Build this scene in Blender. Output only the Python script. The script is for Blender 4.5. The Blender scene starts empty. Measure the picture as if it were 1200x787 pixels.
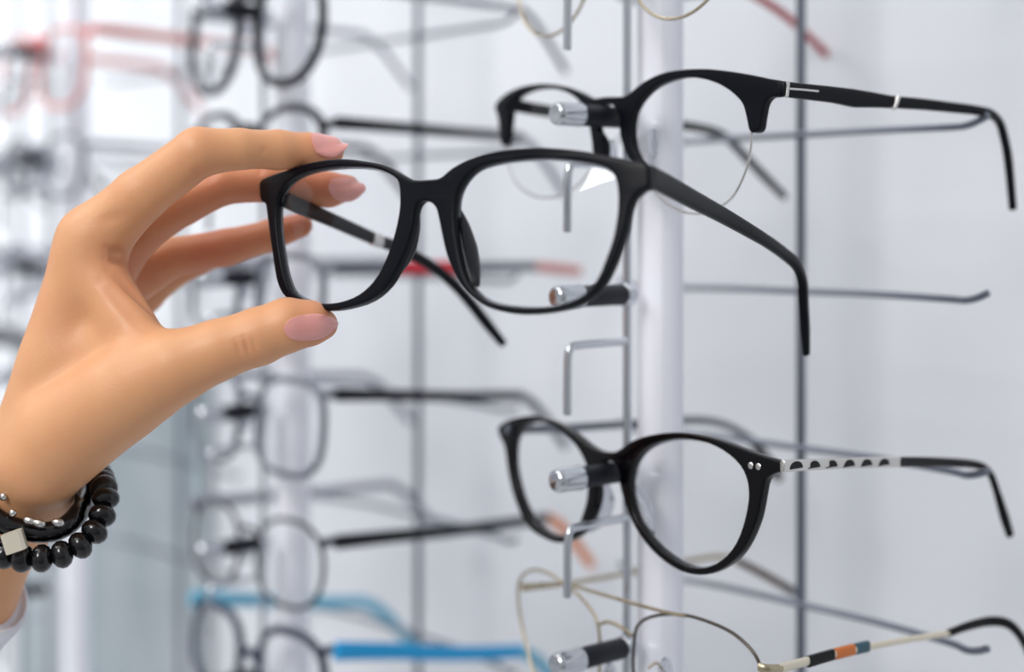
import bpy, bmesh, math, random
import numpy as np
from mathutils import Vector, Matrix

random.seed(4)
SC = bpy.context.scene
COL = SC.collection
EYE = 1.5            # camera height, metres; lengths below are millimetres from the eye
F = 1800.0           # focal length in photo pixels (1200 wide)
HY = 265.0           # horizon row

def V(*a): return Vector(a)
def at(px, py, Y):   # photo pixel + depth (mm) -> point (mm, eye at origin)
    return V((px-600)/F*Y, Y, (HY-py)/F*Y)
def W(p):            # mm -> metres in the room
    return V(p[0]*.001, p[1]*.001, p[2]*.001+EYE)

# ------------------------------------------------------------------ materials
def mat(name, color, rough=.5, metal=0., spec=.5, **kw):
    m = bpy.data.materials.new(name); m.use_nodes = True
    b = m.node_tree.nodes['Principled BSDF']
    b.inputs['Base Color'].default_value = (*color, 1)
    b.inputs['Roughness'].default_value = rough
    b.inputs['Metallic'].default_value = metal
    b.inputs['Specular IOR Level'].default_value = spec
    for k, v in kw.items(): b.inputs[k.replace('_', ' ')].default_value = v
    # faint procedural roughness variation on every surface
    nt = m.node_tree
    tc = nt.nodes.new('ShaderNodeTexCoord'); nz = nt.nodes.new('ShaderNodeTexNoise')
    nz.inputs['Scale'].default_value = 140; nz.inputs['Detail'].default_value = 3
    mr = nt.nodes.new('ShaderNodeMapRange')
    mr.inputs['To Min'].default_value = max(0, rough*.88); mr.inputs['To Max'].default_value = min(1, rough*1.12)
    nt.links.new(tc.outputs['Object'], nz.inputs['Vector'])
    nt.links.new(nz.outputs['Fac'], mr.inputs['Value']); nt.links.new(mr.outputs['Result'], b.inputs['Roughness'])
    return m

def lin(r, g, b):
    f = lambda c: (c/255)/12.92 if c <= 10 else ((c/255+.055)/1.055)**2.4
    return (f(r), f(g), f(b))

def mottled(name, c1, c2, scale, rough=.6, detail=2, stretch=(1, 1, 1), bump=0):
    m = mat(name, c1, rough); nt = m.node_tree; b = nt.nodes['Principled BSDF']
    tc = nt.nodes.new('ShaderNodeTexCoord'); mp = nt.nodes.new('ShaderNodeMapping')
    mp.inputs['Scale'].default_value = stretch
    nz = nt.nodes.new('ShaderNodeTexNoise'); nz.inputs['Scale'].default_value = scale; nz.inputs['Detail'].default_value = detail
    cr = nt.nodes.new('ShaderNodeValToRGB')
    cr.color_ramp.elements[0].position = .35; cr.color_ramp.elements[1].position = .65
    cr.color_ramp.elements[0].color = (*c1, 1); cr.color_ramp.elements[1].color = (*c2, 1)
    nt.links.new(tc.outputs['Object'], mp.inputs['Vector']); nt.links.new(mp.outputs['Vector'], nz.inputs['Vector'])
    nt.links.new(nz.outputs['Fac'], cr.inputs['Fac']); nt.links.new(cr.outputs['Color'], b.inputs['Base Color'])
    if bump:
        bp = nt.nodes.new('ShaderNodeBump'); bp.inputs['Strength'].default_value = bump; bp.inputs['Distance'].default_value = .001
        nt.links.new(nz.outputs['Fac'], bp.inputs['Height']); nt.links.new(bp.outputs['Normal'], b.inputs['Normal'])
    return m

def lens_mat():
    m = bpy.data.materials.new('clear_lens'); m.use_nodes = True; nt = m.node_tree
    nt.nodes.clear()
    o = nt.nodes.new('ShaderNodeOutputMaterial'); mx = nt.nodes.new('ShaderNodeMixShader')
    tr = nt.nodes.new('ShaderNodeBsdfTransparent'); tr.inputs['Color'].default_value = (.975, .98, .985, 1)
    gl = nt.nodes.new('ShaderNodeBsdfGlossy'); gl.inputs['Roughness'].default_value = .015
    fr = nt.nodes.new('ShaderNodeFresnel'); fr.inputs['IOR'].default_value = 1.42
    nt.links.new(fr.outputs['Fac'], mx.inputs['Fac'])
    nt.links.new(tr.outputs[0], mx.inputs[1]); nt.links.new(gl.outputs[0], mx.inputs[2])
    nt.links.new(mx.outputs[0], o.inputs['Surface'])
    return m

def skin_mat():
    m = mat('skin', lin(226, 166, 124), .46, 0, .4); nt = m.node_tree; b = nt.nodes['Principled BSDF']
    b.inputs['Subsurface Weight'].default_value = .25
    b.inputs['Subsurface Radius'].default_value = (1, .35, .18)
    b.inputs['Subsurface Scale'].default_value = .0028
    at_ = nt.nodes.new('ShaderNodeAttribute'); at_.attribute_name = 'blush_shade'  # finger redness plus shade of the folds, put into the skin colour
    tc = nt.nodes.new('ShaderNodeTexCoord')
    nz = nt.nodes.new('ShaderNodeTexNoise'); nz.inputs['Scale'].default_value = 60; nz.inputs['Detail'].default_value = 4
    add = nt.nodes.new('ShaderNodeMath'); add.operation = 'MULTIPLY_ADD'; add.inputs[1].default_value = .5; add.inputs[2].default_value = -.22
    sm = nt.nodes.new('ShaderNodeMath'); sm.operation = 'ADD'; sm.use_clamp = True
    mx = nt.nodes.new('ShaderNodeMix'); mx.data_type = 'RGBA'
    mx.inputs['A'].default_value = (*lin(216, 160, 116), 1); mx.inputs['B'].default_value = (*lin(196, 112, 84), 1)
    nt.links.new(tc.outputs['Object'], nz.inputs['Vector']); nt.links.new(nz.outputs['Fac'], add.inputs[0])
    nt.links.new(add.outputs[0], sm.inputs[0]); nt.links.new(at_.outputs['Fac'], sm.inputs[1])
    nt.links.new(sm.outputs[0], mx.inputs['Factor']); nt.links.new(mx.outputs['Result'], b.inputs['Base Color'])
    vo = nt.nodes.new('ShaderNodeTexVoronoi'); vo.inputs['Scale'].default_value = 900
    bp = nt.nodes.new('ShaderNodeBump'); bp.inputs['Strength'].default_value = .12; bp.inputs['Distance'].default_value = .0003
    nt.links.new(tc.outputs['Object'], vo.inputs['Vector']); nt.links.new(vo.outputs['Distance'], bp.inputs['Height'])
    nt.links.new(bp.outputs['Normal'], b.inputs['Normal'])
    return m

M = dict(
    matte=mat('matte_black_acetate', lin(7, 9, 17), .33, 0, .14),
    gloss=mat('gloss_black_acetate', lin(3, 3, 6), .12, 0, .22),
    dark=mat('dark_navy_plastic', lin(10, 14, 24), .35, 0, .3),
    navy=mat('navy_plastic', lin(18, 32, 60), .35, 0, .3),
    grey=mat('grey_plastic', lin(92, 96, 108), .4),
    palegrey=mat('pale_grey_plastic', lin(150, 152, 164), .4),
    chrome=mat('chrome', lin(200, 204, 210), .16, 1.),
    steel=mat('brushed_steel', lin(122, 127, 138), .3, 1.),
    silver=mat('silver_metal', lin(205, 203, 200), .25, 1.),
    gold=mat('gold_wire', lin(176, 164, 140), .28, 1.),
    gunmetal=mat('gunmetal_wire', lin(86, 80, 74), .3, 1.),
    rubber=mat('black_rubber', lin(22, 24, 34), .5, 0, .25),
    red=mat('red_plastic', lin(196, 26, 44), .35),
    rose=mat('rose_plastic', lin(205, 130, 122), .35),
    pinkred=mat('dusky_red_plastic', lin(170, 62, 66), .35),
    blue=mat('bright_blue_plastic', lin(0, 162, 226), .35),
    paleblue=mat('pale_blue_plastic', lin(110, 185, 215), .4),
    orange=mat('orange_plastic', lin(232, 140, 84), .4),
    amber=mat('amber_enamel', lin(196, 106, 40), .35),
    teal=mat('teal_enamel', lin(40, 78, 92), .35),
    cream=mat('cream_enamel', lin(214, 206, 188), .35, .3),
    tort=mat('tortoise_brown', lin(70, 42, 26), .3, 0, .3),
    pad=mat('clear_silicone', lin(225, 228, 235), .15, 0, .5, Transmission_Weight=.85, IOR=1.3),
    lens=lens_mat(), skin=skin_mat(),
    nail=mat('nail_polish', lin(221, 152, 144), .16, 0, .6, Coat_Weight=.6),
    bead=mat('black_bead', lin(10, 10, 13), .14),
    cloth=mottled('white_cloth', lin(232, 232, 238), lin(216, 216, 226), 90, .9, 4, (1, 1, 1), .3),
    post=mat('white_lacquer', lin(240, 241, 249), .35),
    wall=mottled('white_panel', lin(203, 206, 212), lin(214, 217, 222), 4.5, .5, 2),
    glasspanel=mottled('grey_green_glass', lin(126, 143, 149), lin(166, 172, 178), 11, .35, 2, (1, 1, .35)),
    floor=mottled('pale_floor', lin(196, 196, 198), lin(208, 208, 208), 3, .4),
    roomwall=mottled('grey_wall', lin(196, 200, 204), lin(120, 130, 140), 6, .6),
)

# ------------------------------------------------------------------ objects
ORG = {}   # object name -> world origin (m)
def link(o, origin, parent):
    COL.objects.link(o)
    ORG[o.name] = origin
    if parent is not None:
        o.parent = parent
        o.location = (0, 0, 0)
    else:
        o.location = origin
    return o
def thing(name, label, cat, base, group=None):
    o = bpy.data.objects.new(name, None); o.empty_display_size = .01
    link(o, W(base), None)
    o['label'] = label; o['category'] = cat
    if group: o['group'] = group
    return o
def mesh(name, verts, faces, m, parent=None, base=None, smooth=True, angle=40):
    """verts in mm from the eye"""
    org = ORG[parent.name] if parent is not None else W(base)
    me = bpy.data.meshes.new(name)
    me.from_pydata([W(v)-org for v in verts], [], faces)
    bm = bmesh.new(); bm.from_mesh(me); bmesh.ops.recalc_face_normals(bm, faces=bm.faces); bm.to_mesh(me); bm.free()
    if smooth:
        me.polygons.foreach_set('use_smooth', [True]*len(me.polygons))
        me.set_sharp_from_angle(angle=math.radians(angle))
    me.materials.append(m)
    return link(bpy.data.objects.new(name, me), org, parent)
def children(o): return [c for c in bpy.data.objects if c.parent == o]
def copy_tree(o, shift, label=None, parent=None):
    c = o.copy(); COL.objects.link(c)
    kids = children(o)
    if parent is None:
        c.location = o.location + shift
        if label: c['label'] = label
    else:
        c.parent = parent
    for k in kids: copy_tree(k, shift, None, c)
    return c

# ------------------------------------------------------------------ shape helpers
def crom(pts, n=4, closed=False):
    P = [Vector(p) for p in pts]; N = len(P); out = []
    rng = range(N) if closed else range(N-1)
    g = (lambda i: P[i % N]) if closed else (lambda i: P[max(0, min(N-1, i))])
    for i in rng:
        p0, p1, p2, p3 = g(i-1), g(i), g(i+1), g(i+2)
        for k in range(n):
            t = k/n
            out.append(.5*((2*p1)+(p2-p0)*t+(2*p0-5*p1+4*p2-p3)*t*t+(3*p1-p0-3*p2+p3)*t**3))
    if not closed: out.append(P[-1])
    return out

def sweep(path, half_t, half_h, side=None, closed=False, seg=12, sq=2.0, n=4, cap=True):
    """Superellipse section swept along a smooth path. half_t is across (side), half_h the other way; scalars or one per path point."""
    L = len(path)
    ht = list(half_t) if hasattr(half_t, '__len__') else [half_t]*L
    hh = list(half_h) if hasattr(half_h, '__len__') else [half_h]*L
    P = crom(path, n, closed); m = len(P)
    def val(a, i):
        x = i/n
        j = int(x); f = x-j
        if closed: return a[j % L]*(1-f)+a[(j+1) % L]*f
        if j >= L-1: return a[-1]
        return a[j]*(1-f)+a[j+1]*f
    T = []
    for i in range(m):
        if closed: t = P[(i+1) % m]-P[i-1]
        else: t = P[min(m-1, i+1)]-P[max(0, i-1)]
        T.append(t.normalized())
    prev = None; verts = []; faces = []
    def frame(i):
        nonlocal prev
        t = T[i]
        if side is not None: s = Vector(side)
        else:
            s = prev if prev is not None else (t.cross(V(0, 0, 1)) if abs(t.z) < .9 else t.cross(V(1, 0, 0)))
        s = (s-t*s.dot(t)).normalized(); prev = s
        return s, s.cross(t).normalized()
    def ring(c, s, h, a, b):
        i0 = len(verts)
        for k in range(seg):
            th = 2*math.pi*(k+.5)/seg; co, si = math.cos(th), math.sin(th)
            x = math.copysign(abs(co)**(2/sq), co)*a; y = math.copysign(abs(si)**(2/sq), si)*b
            verts.append(c+s*x+h*y)
        return i0
    rings = []
    for i in range(m):
        s, h = frame(i); a, b = val(ht, i), val(hh, i)
        if not closed and cap and i == 0:
            r = min(a, b)*.5
            rings.append(ring(P[0]-T[0]*r*.6, s, h, a*.55, b*.72))
        rings.append(ring(P[i], s, h, a, b))
        if not closed and cap and i == m-1:
            r = min(a, b)*.5
            rings.append(ring(P[-1]+T[-1]*r*.6, s, h, a*.55, b*.72))
    R = len(rings)
    for q in range(R if closed else R-1):
        a, b = rings[q], rings[(q+1) % R]
        for k in range(seg):
            k2 = (k+1) % seg
            faces.append((a+k, a+k2, b+k2, b+k))
    if not closed:
        faces.append(tuple(rings[0]+k for k in range(seg))[::-1]); faces.append(tuple(rings[-1]+k for k in range(seg)))
    return verts, faces

def lathe(p, axis, prof, seg=24):
    """prof: (distance along axis, radius)"""
    ax = Vector(axis).normalized(); s = ax.cross(V(0, 0, 1)) if abs(ax.z) < .9 else ax.cross(V(1, 0, 0))
    s.normalize(); h = ax.cross(s); verts = []; faces = []
    for d, r in prof:
        for k in range(seg):
            th = 2*math.pi*k/seg
            verts.append(Vector(p)+ax*d+(s*math.cos(th)+h*math.sin(th))*max(r, .01))
    for q in range(len(prof)-1):
        for k in range(seg):
            k2 = (k+1) % seg
            faces.append((q*seg+k, q*seg+k2, (q+1)*seg+k2, (q+1)*seg+k))
    faces.append(tuple(range(seg))[::-1]); faces.append(tuple((len(prof)-1)*seg+k for k in range(seg)))
    return verts, faces

def boxv(c, ex, ey, ez, hx, hy, hz, bev=0):
    """box with chamfered long (ez) edges"""
    c = Vector(c); b = bev; pr = []
    if b: sec = [(-hx+b, -hy), (hx-b, -hy), (hx, -hy+b), (hx, hy-b), (hx-b, hy), (-hx+b, hy), (-hx, hy-b), (-hx, -hy+b)]
    else: sec = [(-hx, -hy), (hx, -hy), (hx, hy), (-hx, hy)]
    n = len(sec); v = []
    for z in (-hz, hz):
        for x, y in sec: v.append(c+ex*x+ey*y+ez*z)
    f = [tuple(range(n))[::-1], tuple(range(n, 2*n))]
    for i in range(n): f.append((i, (i+1) % n, n+(i+1) % n, n+i))
    return v, f

# ------------------------------------------------------------------ spectacle plane
class Plane:
    """Front of a pair of spectacles: ax to the photo's right, up, n out of the front; wrapped back by k*a*a."""
    def __init__(s, O, phi, pitch, roll, k):
        ph, p, q = map(math.radians, (phi, pitch, roll))
        a0 = V(math.cos(ph), -math.sin(ph), 0); n0 = V(-math.sin(ph), -math.cos(ph), 0); u0 = V(0, 0, 1)
        n = n0*math.cos(p)+u0*math.sin(p); u = u0*math.cos(p)-n0*math.sin(p)
        s.ax = a0*math.cos(q)+u*math.sin(q); s.up = u*math.cos(q)-a0*math.sin(q); s.n = n
        s.O = Vector(O); s.k = k; s.back = -n0
    def w(s, a, b, c=0.): return s.O+s.ax*a+s.up*b+s.n*(c-s.k*a*a)
    def un(s, px, py):
        d = at(px, py, 1.); off = 0.
        for _ in range(12):
            p = d*((s.n.dot(s.O)+off)/s.n.dot(d)); a = (p-s.O).dot(s.ax); off = -s.k*a*a
        return ((p-s.O).dot(s.ax), (p-s.O).dot(s.up))

def plate(name, pl, contours, half, bev, m, parent, n=3, c0=0.):
    """Filled outline with holes, rounded edges, wrapped with the plane. contours in (a,b) mm."""
    cu = bpy.data.curves.new(name, 'CURVE'); cu.dimensions = '2D'; cu.fill_mode = 'BOTH'
    cu.extrude = max(half-bev, .01); cu.bevel_depth = bev; cu.bevel_resolution = 3; cu.offset = -bev
    for ct in contours:
        pts = crom([(a, b, 0) for a, b in ct], n, True)
        sp = cu.splines.new('POLY'); sp.points.add(len(pts)-1)
        for q, p in zip(sp.points, pts): q.co = (p.x, p.y, 0, 1)
        sp.use_cyclic_u = True
    ob = bpy.data.objects.new(name+'_c', cu); COL.objects.link(ob)
    dg = bpy.context.evaluated_depsgraph_get(); dg.update()
    me = bpy.data.meshes.new_from_object(ob.evaluated_get(dg))
    vs = [pl.w(v.co.x, v.co.y, v.co.z+c0) for v in me.vertices]; fs = [tuple(p.vertices) for p in me.polygons]
    bpy.data.objects.remove(ob); bpy.data.curves.remove(cu); bpy.data.meshes.remove(me)
    bm = bmesh.new(); bv = [bm.verts.new(v) for v in vs]
    for f in fs:
        try: bm.faces.new([bv[i] for i in f])
        except ValueError: pass
    bmesh.ops.remove_doubles(bm, verts=bm.verts, dist=.01)
    bm.verts.index_update()
    vs = [v.co.copy() for v in bm.verts]; fs = [tuple(v.index for v in f.verts) for f in bm.faces]; bm.free()
    return mesh(name, vs, fs, m, parent, angle=50)

def lens(pl, contour, parent, dome=1.6, grow=.5, n=3, c0=0.):
    pts = [Vector((p.x, p.y)) for p in crom([(a, b, 0) for a, b in contour], n, True)]
    cen = sum(pts, Vector((0, 0)))/len(pts); N = len(pts); R = 8
    vs = [pl.w(cen.x, cen.y, dome+c0)]; fs = []
    for r in range(1, R+1):
        t = r/R
        for p in pts:
            q = cen+(p-cen)*(t*(1+grow/max((p-cen).length, 1)))
            vs.append(pl.w(q.x, q.y, dome*(1-t*t)+c0))
    for k in range(N):
        k2 = (k+1) % N
        fs.append((0, 1+k, 1+k2))
        for r in range(R-1):
            a, b = 1+r*N, 1+(r+1)*N
            fs.append((a+k, b+k, b+k2, a+k2))
    return mesh('lens', vs, fs, M['lens'], parent, angle=180)

def blob(c, ex, ey, ez, rx, ry, rz, nu=14, nv=10):
    c = Vector(c); v = []; f = []
    for j in range(nv+1):
        ph = math.pi*j/nv-math.pi/2
        for i in range(nu):
            th = 2*math.pi*i/nu
            v.append(c+ex*rx*math.cos(ph)*math.cos(th)+ey*ry*math.cos(ph)*math.sin(th)+ez*rz*math.sin(ph)*.999)
    for j in range(nv):
        for i in range(nu):
            f.append((j*nu+i, j*nu+(i+1) % nu, (j+1)*nu+(i+1) % nu, (j+1)*nu+i))
    return v, f

def un_all(pl, pts): return [pl.un(*p) for p in pts]
def px_path(pts): return [at(*p) for p in pts]
def part(name, vf, m, parent, label=None, angle=40):
    o = mesh(name, vf[0], vf[1], m, parent, angle=angle)
    if label: o['label'] = label
    return o

# ------------------------------------------------------------------ display wall frame of reference
R_ = V(.6585, -.7526, 0); D_ = V(.7526, .6585, 0); N_ = -D_; U_ = V(0, 0, 1)
ROD = V(43.5, 580, 0)         # front rod of the nearest stand (D = 414.7)
SP = 256.0                    # spacing of the stands
SPR = 267.0                   # spacing of the rods behind them
ROWS = [105.8, 39.3, -27.2, -93.7, -160.2, -226.7]
FLOORZ = -1500.0; TOPZ = 520.0
REAR = V(123.4, 656, 0)

def onD(px, py, D):
    d = at(px, py, 1.); return d*(D/d.dot(D_))

# --- stands
def make_stand():
    t = thing('eyewear_stand', 'nearest white display post with chrome rod, rubber tipped pegs and bent hooks', 'display stand',
              (ROD.x, ROD.y, FLOORZ), 'white display posts along the wall')
    pc = ROD+D_*16+R_*2.1
    v, f = boxv(pc+U_*((FLOORZ+TOPZ)/2), R_, D_, U_, 6.7, 6.7, (TOPZ-FLOORZ)/2, 1.2)
    part('post', (v, f), M['post'], t, None, 60)
    part('rod', sweep([ROD+U_*FLOORZ, ROD+U_*-300, ROD+U_*0, ROD+U_*TOPZ], 1.65, 1.65, n=2), M['chrome'], t, 'thin upright chrome rod')
    for z in ROWS:
        b = ROD+U_*(z+1.5)
        p = part('peg', lathe(b, N_, [(0, 3.2), (1, 4.0), (24.8, 4.0), (25, 3.8)]), M['rubber'], t, 'black rubber peg')
        part('collar', lathe(b, N_, [(-2, 2.4), (-1.8, 4.2), (2.4, 4.4), (2.8, 4.0)]), M['chrome'], p, 'chrome collar')
        part('cap', lathe(b, N_, [(24.4, 4.1), (24.8, 4.5), (25.6, 4.62), (27, 4.4), (35.2, 4.4), (36.6, 4.0), (37.2, 3.2), (37.0, 1.6), (36.7, .2)]), M['chrome'], p, 'chrome end cap')
    for z in ROWS:
        h = ROD+U_*(z-16.2)
        part('hook', sweep([h, h+N_*15, h+N_*26.5+U_*-.2, h+N_*29.4+U_*-1.0, h+N_*30.6+U_*-4, h+N_*30.9+U_*-12, h+N_*31+U_*-25], 1.55, 1.55), M['chrome'], t, 'bent chrome hook')
    return t
stand = make_stand()
S2 = Vector((-R_*SP))*.001; S2R = Vector((-R_*SPR))*.001
copy_tree(stand, S2, 'middle white display post, out of focus, left of the held spectacles')
copy_tree(stand, S2*1.969, 'farthest white display post, strongly blurred at the left edge')

def make_rest():
    t = thing('temple_rest', 'upright grey steel rod with cross bars behind the nearest white post', 'display rack',
              (REAR.x, REAR.y, FLOORZ), 'steel rods with cross bars at the wall')
    part('rod', sweep([REAR+U_*FLOORZ, REAR+U_*-300, REAR, REAR+U_*TOPZ], 2.1, 2.1, n=2), M['steel'], t)
    for z in ROWS:
        b = REAR+U_*(z-.4)+N_*2.6
        pts = []
        for sx in (-1, 1):
            q = [b+R_*sx*s+N_*fo+U_*u for s, fo, u in ((97, 9.5, 2.6), (92.5, 9, .7), (86, 7, -.6), (76, 3, -.6), (40, 0, 0))]
            pts += q if sx < 0 else q[::-1]
        pts.insert(5, b)
        part('bar', sweep(pts, 1.45, 1.45), M['steel'], t)
    return t
rest = make_rest()
copy_tree(rest, S2R, 'upright steel rod with cross bars seen blurred through the held lenses')
copy_tree(rest, S2R*2, 'upright steel rod with cross bars behind the hand')
copy_tree(rest, S2R*3, 'upright steel rod with cross bars farthest away at the left edge')
copy_tree(stand, S2*3, 'last white display post, just beyond the left edge')

# ------------------------------------------------------------------ 1. held spectacles
def held_glasses():
    pl = Plane(at(503, 224, 486), 33, 9, 3.4, .0016)
    t = thing('eyeglasses', 'matte black square eyeglasses held up in the fingers, in sharp focus', 'glasses', pl.w(0, -20, 0), 'spectacles in the shop')
    outer = [(309, 213), (320.6, 206.6), (341, 199.7), (368.6, 191.2), (399.5, 187), (430, 189.5), (454, 194.6), (475, 206), (488, 211.7),
             (505.8, 211.4), (519.6, 209), (533.3, 198), (553.9, 187), (581, 179), (609, 175), (640, 174), (681, 177.3), (718, 184), (742, 188.5), (761.5, 193),
             (764.5, 207), (763.5, 221), (756.5, 224), (746.5, 233), (740, 249.4), (736, 269.8), (728, 294), (718, 318.5), (705.7, 339), (689.4, 353), (669, 361.5), (640.6, 367), (608.7, 368),
             (581, 362.7), (560.7, 352.4), (543.6, 335), (529.8, 307.8), (523, 283.8), (517.8, 258), (513.5, 243), (504.5, 236.5), (496.5, 236.8), (490.5, 245), (488, 263), (481.8, 287),
             (471.5, 311), (457.8, 335), (437, 352.4), (409.8, 361.5), (385.8, 364), (362, 359.5), (339, 349), (329, 332), (324, 304), (320, 277), (317, 253), (315, 240), (309.5, 236), (308, 225)]
    hl = [(331, 229), (341, 214), (358.3, 204), (385.8, 197.5), (416.6, 195.6), (444, 198.5), (464.7, 207.5), (471.5, 219.5), (472, 242.6), (468, 266.6), (461, 290.6), (451, 314.7),
          (437, 335), (418, 349), (392.6, 356), (368.6, 354.5), (347, 344), (337.5, 325), (332, 297.5), (328.5, 270), (328, 246)]
    hr = [(545, 215), (557, 201.5), (574.4, 193.5), (602, 188.4), (640, 185.8), (681, 189.5), (708.8, 195.8), (722, 205.7), (726.8, 222), (726.8, 249), (722, 278), (713.8, 302), (703.7, 326),
          (688, 345), (661, 357), (633, 360.8), (606, 359.8), (577.9, 354.5), (560.7, 343), (548.7, 324), (541.8, 297.5), (537, 266.6), (536.7, 242.6), (539, 228)]
    HL, HR = un_all(pl, hl), un_all(pl, hr)
    plate('front_frame', pl, [un_all(pl, outer), HL, HR], 2.0, .8, M['matte'], t)
    for h in (HL, HR):
        l = lens(pl, h, t, 1.4, .6, c0=-.4)
        part('lens_edge_glint', sweep([pl.w(a, b, -1.1) for a, b in h], .5, .5, closed=True, seg=8), M['pad'], l, 'pale ring standing in for the lens edge highlight')  # pale ring added to stand for the bright reflection along the bevel
    # nose pads: fins running back from the nasal rims
    for sx, pts in ((1, [(531, 240), (537, 262), (543, 288), (549, 312), (556, 334)]), (-1, [(484, 240), (479, 262), (471, 288), (463, 308), (455, 326)])):
        q = [pl.un(*p) for p in pts]
        path = [pl.w(a, b, -1-c) for (a, b), c in zip(q, (.2, 2.0, 2.8, 2.2, .2))]
        part('nose_pad', sweep(path, [1.0, 2.6, 3.6, 2.8, 1.0], [1.0, 1.5, 1.7, 1.5, 1.0], side=pl.n), M['matte'], t)
    sd = pl.ax
    # right-hand temple, nearest the lens
    e = pl.un(757, 207); h0 = pl.w(e[0]-1.0, e[1], -1.5)
    bk = pl.back
    def along(L, py, px=None, out=0.):
        p = h0+bk*L+sd*out
        p.z = (HY-py)/F*p.y; return p
    path = [at(762, 207, h0.y+1), along(14, 214.5), along(34, 229), along(58, 247), along(82, 272), along(97, 291), along(105, 307), along(110, 330), along(111.5, 352), along(113.5, 385), along(116, 415)]
    # keep the traced outline: x follows the photo
    xs = [762, 781, 812, 851, 896, 920, 934, 940.5, 941.5, 943.5, 945]
    ys = [207, 216.5, 233.5, 254.5, 281, 298, 311.5, 330, 352, 385, 415]
    path = [at(x, y, p.y) for x, y, p in zip(xs, ys, path)]
    part('temple', sweep(path, [1.7, 1.7, 1.7, 1.6, 1.5, 1.5, 1.5, 1.6, 1.7, 1.6, 1.2], [3.4, 3.35, 3.1, 2.7, 2.2, 2.1, 2.15, 2.1, 2.0, 1.8, 1.2], side=sd, sq=3.2, seg=16), M['matte'], t)
    # far temple
    e = pl.un(331, 232); h1 = pl.w(e[0]+.5, e[1], -1.5)
    xs = [331, 350, 385, 430, 470, 505, 530, 551, 570, 590]; ys = [232, 241, 256, 276, 292, 311, 331, 354, 378, 403]
    Ls = [0, 12, 31, 53, 73, 89, 98, 103, 107, 111]
    path = [at(x, y, (h1+bk*L).y) for x, y, L in zip(xs, ys, Ls)]
    tp = part('temple', sweep(path, 1.5, [2.9, 2.9, 2.6, 2.4, 2.2, 2.1, 2.1, 2.2, 2.2, 1.5], side=sd, sq=3.2, seg=16), M['matte'], t)
    a, b = at(436, 279, (h1+bk*56).y), at(446, 283, (h1+bk*61).y)
    part('inlay', sweep([a, (a+b)/2, b], 1.75, 2.55, side=sd, sq=3.2, n=2), M['silver'], tp, 'short silver inlay')
    return pl
HELD = held_glasses()

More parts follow.
